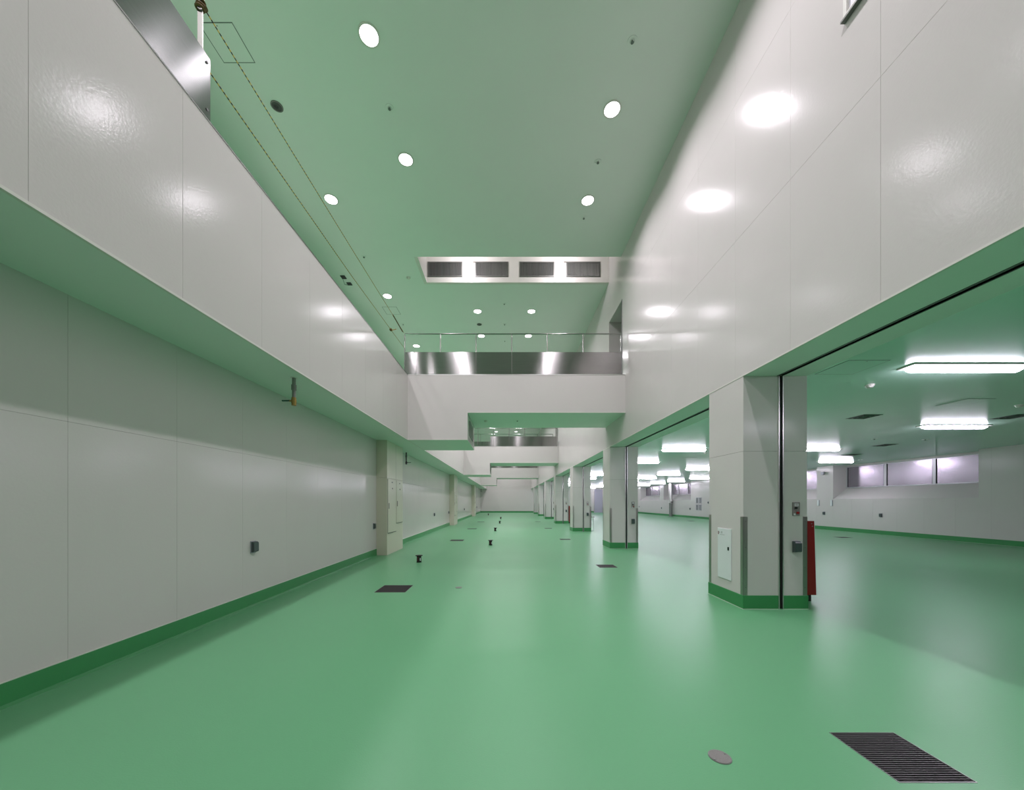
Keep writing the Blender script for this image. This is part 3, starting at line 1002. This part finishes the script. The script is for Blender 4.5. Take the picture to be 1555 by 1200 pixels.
# air diffusers
def diffuser(x, y, s, label):
    t = thing('air_diffuser', label, 'air vent', (x, y, ZRC), 0, 'square air diffusers in the side room ceiling')
    obj('plate', B(-s / 2, s / 2, -s / 2, s / 2, -.006, 0), M_DIFF, t)
    f = BM()
    for q in (.42, .28, .14):
        a = s * q
        for sgn in (-1, 1):
            box(f, -a, a, sgn * a - .004, sgn * a + .004, -.012, -.006)
            box(f, sgn * a - .004, sgn * a + .004, -a, a, -.012, -.006)
    obj('vanes', f, M_GRILLED, t)
diffuser(7.93, 8.05, .42, 'dark square air diffuser left of the second tube light')
diffuser(11.25, 8.05, .46, 'dark square air diffuser at the right photo edge')
diffuser(12.6, 12.1, .46, 'dark square air diffuser above the middle side room window')
diffuser(13.9, 14.6, .46, 'dark square air diffuser above the leftmost side room window')
diffuser(10.3, 15.6, .46, 'dark air diffuser between the pillars beyond the second opening')

# tube lights in the side room
def make_tube(label):
    t = thing('tube_light', label, 'ceiling light', (0, 0, ZRC), 0, 'fluorescent tube lights in the side room')
    obj('base_plate', B(-.82, .82, -.115, .115, -.022, 0, .003), M_TRIM, t)
    d = BM()
    n = 8
    rows = []
    prof = [(-.765, .35), (-.75, .8), (-.72, 1), (.72, 1), (.75, .8), (.765, .35)]
    for x, s in prof:
        row = []
        for k in range(n + 1):
            a = math.pi * k / n
            row.append(d.verts.new((x, math.cos(a) * .075 * (0.7 + .3 * s), -.022 - math.sin(a) * .065 * s)))
        rows.append(row)
    for i in range(len(rows) - 1):
        for k in range(n):
            d.faces.new((rows[i][k], rows[i + 1][k], rows[i + 1][k + 1], rows[i][k + 1]))
    d.faces.new(rows[0]); d.faces.new(rows[-1][::-1])
    bmesh.ops.recalc_face_normals(d, faces=d.faces)
    obj('diffuser', d, M_TUBE, t, True)
    return t
tl0 = None
tubes = []
for col_i, (x, ys_) in enumerate(((6.37, [5.05 + 4 * k for k in range(0, 12)] + [1.05, -2.95]), (11.08, [8.98 + 3.96 * k for k in range(0, 11)]), (15.35, [16.9 + 4 * k for k in range(0, 9)]))):
    for k, y in enumerate(ys_):
        tubes.append((x, y, col_i, k))
tn = ['column nearest the pillars', 'middle column', 'column nearest the windows']
tsp = {(0, 0): 'largest tube light, at the right edge of the photo', (1, 0): 'second largest tube light, right of the square hatch',
       (1, 1): 'tube light just right of the nearest pillar', (2, 0): 'tube light left of the side room windows, below the first',
       (0, 2): 'largest tube light seen through the second opening', (0, 3): 'tube light right against the edge of the second pillar'}
for x, y, c, k in tubes:
    l = tsp.get((c, k), 'bright tube light in the %s, %s from the front' % (tn[c], ORD[k]))
    if tl0 is None:
        tl0 = make_tube(l); tl0.location = (x, y, ZRC)
    else:
        dup(tl0, (x, y, ZRC), l)

# ------------------------------------------------------------------ grilles in the ceiling slot
def make_grille(x0, x1, label):
    z0, z1 = 8.775, 9.265; y = SL[3]
    t = thing('wall_grille', label, 'grille', (x0, y, z0), 0, 'louvred grilles in the ceiling slot')
    w, h = x1 - x0, z1 - z0
    f = BM(); e = .035
    box(f, 0, e, -.02, 0, 0, h); box(f, w - e, w, -.02, 0, 0, h); box(f, e, w - e, -.02, 0, 0, e); box(f, e, w - e, -.02, 0, h - e, h)
    obj('frame', f, M_GRILLE, t)
    obj('back', B(e, w - e, -.003, 0, e, h - e), M_GRILLED, t)
    n = 22
    me = None
    for q in range(n):
        xq = e + (w - 2 * e) * (q + .5) / n
        if me is None:
            b = BM(); prism(b, [(-.013, -.004), (.009, -.018), (.013, -.014), (-.009, 0)], 'Z', e, h - e)
            o = obj('slat', b, M_GRILLE, t); me = o.data
        else:
            o = bpy.data.objects.new('slat', me); COL.objects.link(o); o.parent = t
        o.location = (xq, 0, 0)
make_grille(-2.57, -1.45, 'leftmost of the four louvred grilles in the ceiling slot')
make_grille(-1.03, .04, 'second from left of the four louvred grilles in the ceiling slot')
make_grille(.40, 1.53, 'third from left of the four louvred grilles in the ceiling slot')
make_grille(1.92, 3.02, 'rightmost of the four louvred grilles in the ceiling slot')
# wash lamps mounted inside the slot
SLD = bpy.data.lights.new('slot_beam', 'AREA'); SLD.shape = 'RECTANGLE'; SLD.size = .16; SLD.size_y = .16; SLD.energy = 26; SLD.color = HALL_COL
def slot_lamp(x, label):
    t = thing('slot_floodlight', label, 'floodlight', (x, SL[2], 9.05), 0, 'floodlights inside the ceiling slot')
    obj('bracket', B(-.03, .03, .0, .10, .0, .06), M_GUARD, t)
    obj('housing', B(-.11, .11, .10, .20, -.04, .12, .01), M_GUARD, t)
    lo = bpy.data.objects.new('beam', SLD); COL.objects.link(lo); lo.parent = t
    lo.location = (0, .205, .04)
    lo.rotation_euler = (math.radians(86), 0, 0)
slot_lamp(-1.24, 'left floodlight hidden inside the ceiling slot')
slot_lamp(1.73, 'right floodlight hidden inside the ceiling slot')
# small fixing brackets beside the second and fourth grilles
for x, l in ((-1.04, 'tiny bracket beside the second grille'), (1.90, 'tiny bracket beside the fourth grille')):
    b = BM(); box(b, x - .06, x + .02, SL[3] - .04, SL[3], 9.235, 9.255); box(b, x - .05, x - .035, SL[3] - .03, SL[3], 8.82, 8.95)
    tag(obj('bracket', b, M_GUARD), l, 'bracket', 'brackets in the ceiling slot')

# twin plate detector on a wire above the gallery
tw = thing('twin_ceiling_plate', 'pair of small dark ceiling plates joined by a wire beside the ropes', 'ceiling plate', (0, 0, ZC))
obj('plate', B(-5.24, -5.10, 11.36, 11.52, -.02, 0), M_BLACK, tw)
obj('plate', B(-5.20, -5.06, 11.72, 11.86, -.02, 0), M_BLACK, tw)
obj('wire', tube(tube(BM(), (-5.22, 11.5, -.01), (-5.30, 11.82, -.01), .006, 6), (-5.30, 11.82, -.01), (-5.20, 11.86, -.01), .006, 6), M_LEVER, tw)

# window frame high on the right wall at the top edge of the photo
hw = BM()
box(hw, XR - .035, XR, 2.0, 3.52, 6.185, 6.215); box(hw, XR - .035, XR, 3.485, 3.52, 6.215, 7.1)
box(hw, XR - .035, XR, 2.0, 2.035, 6.215, 7.1); box(hw, XR - .035, XR, 2.0, 3.52, 7.1, 7.13)
hwo = struct('window_0', hw, M_TRIM)
obj('window_pane', B(XR - .012, XR, 2.035, 3.485, 6.215, 7.1), M_ALU, hwo)
obj('sill_trim', B(XR - .045, XR, 1.98, 3.54, 6.165, 6.185), M_GRILLE, hwo)
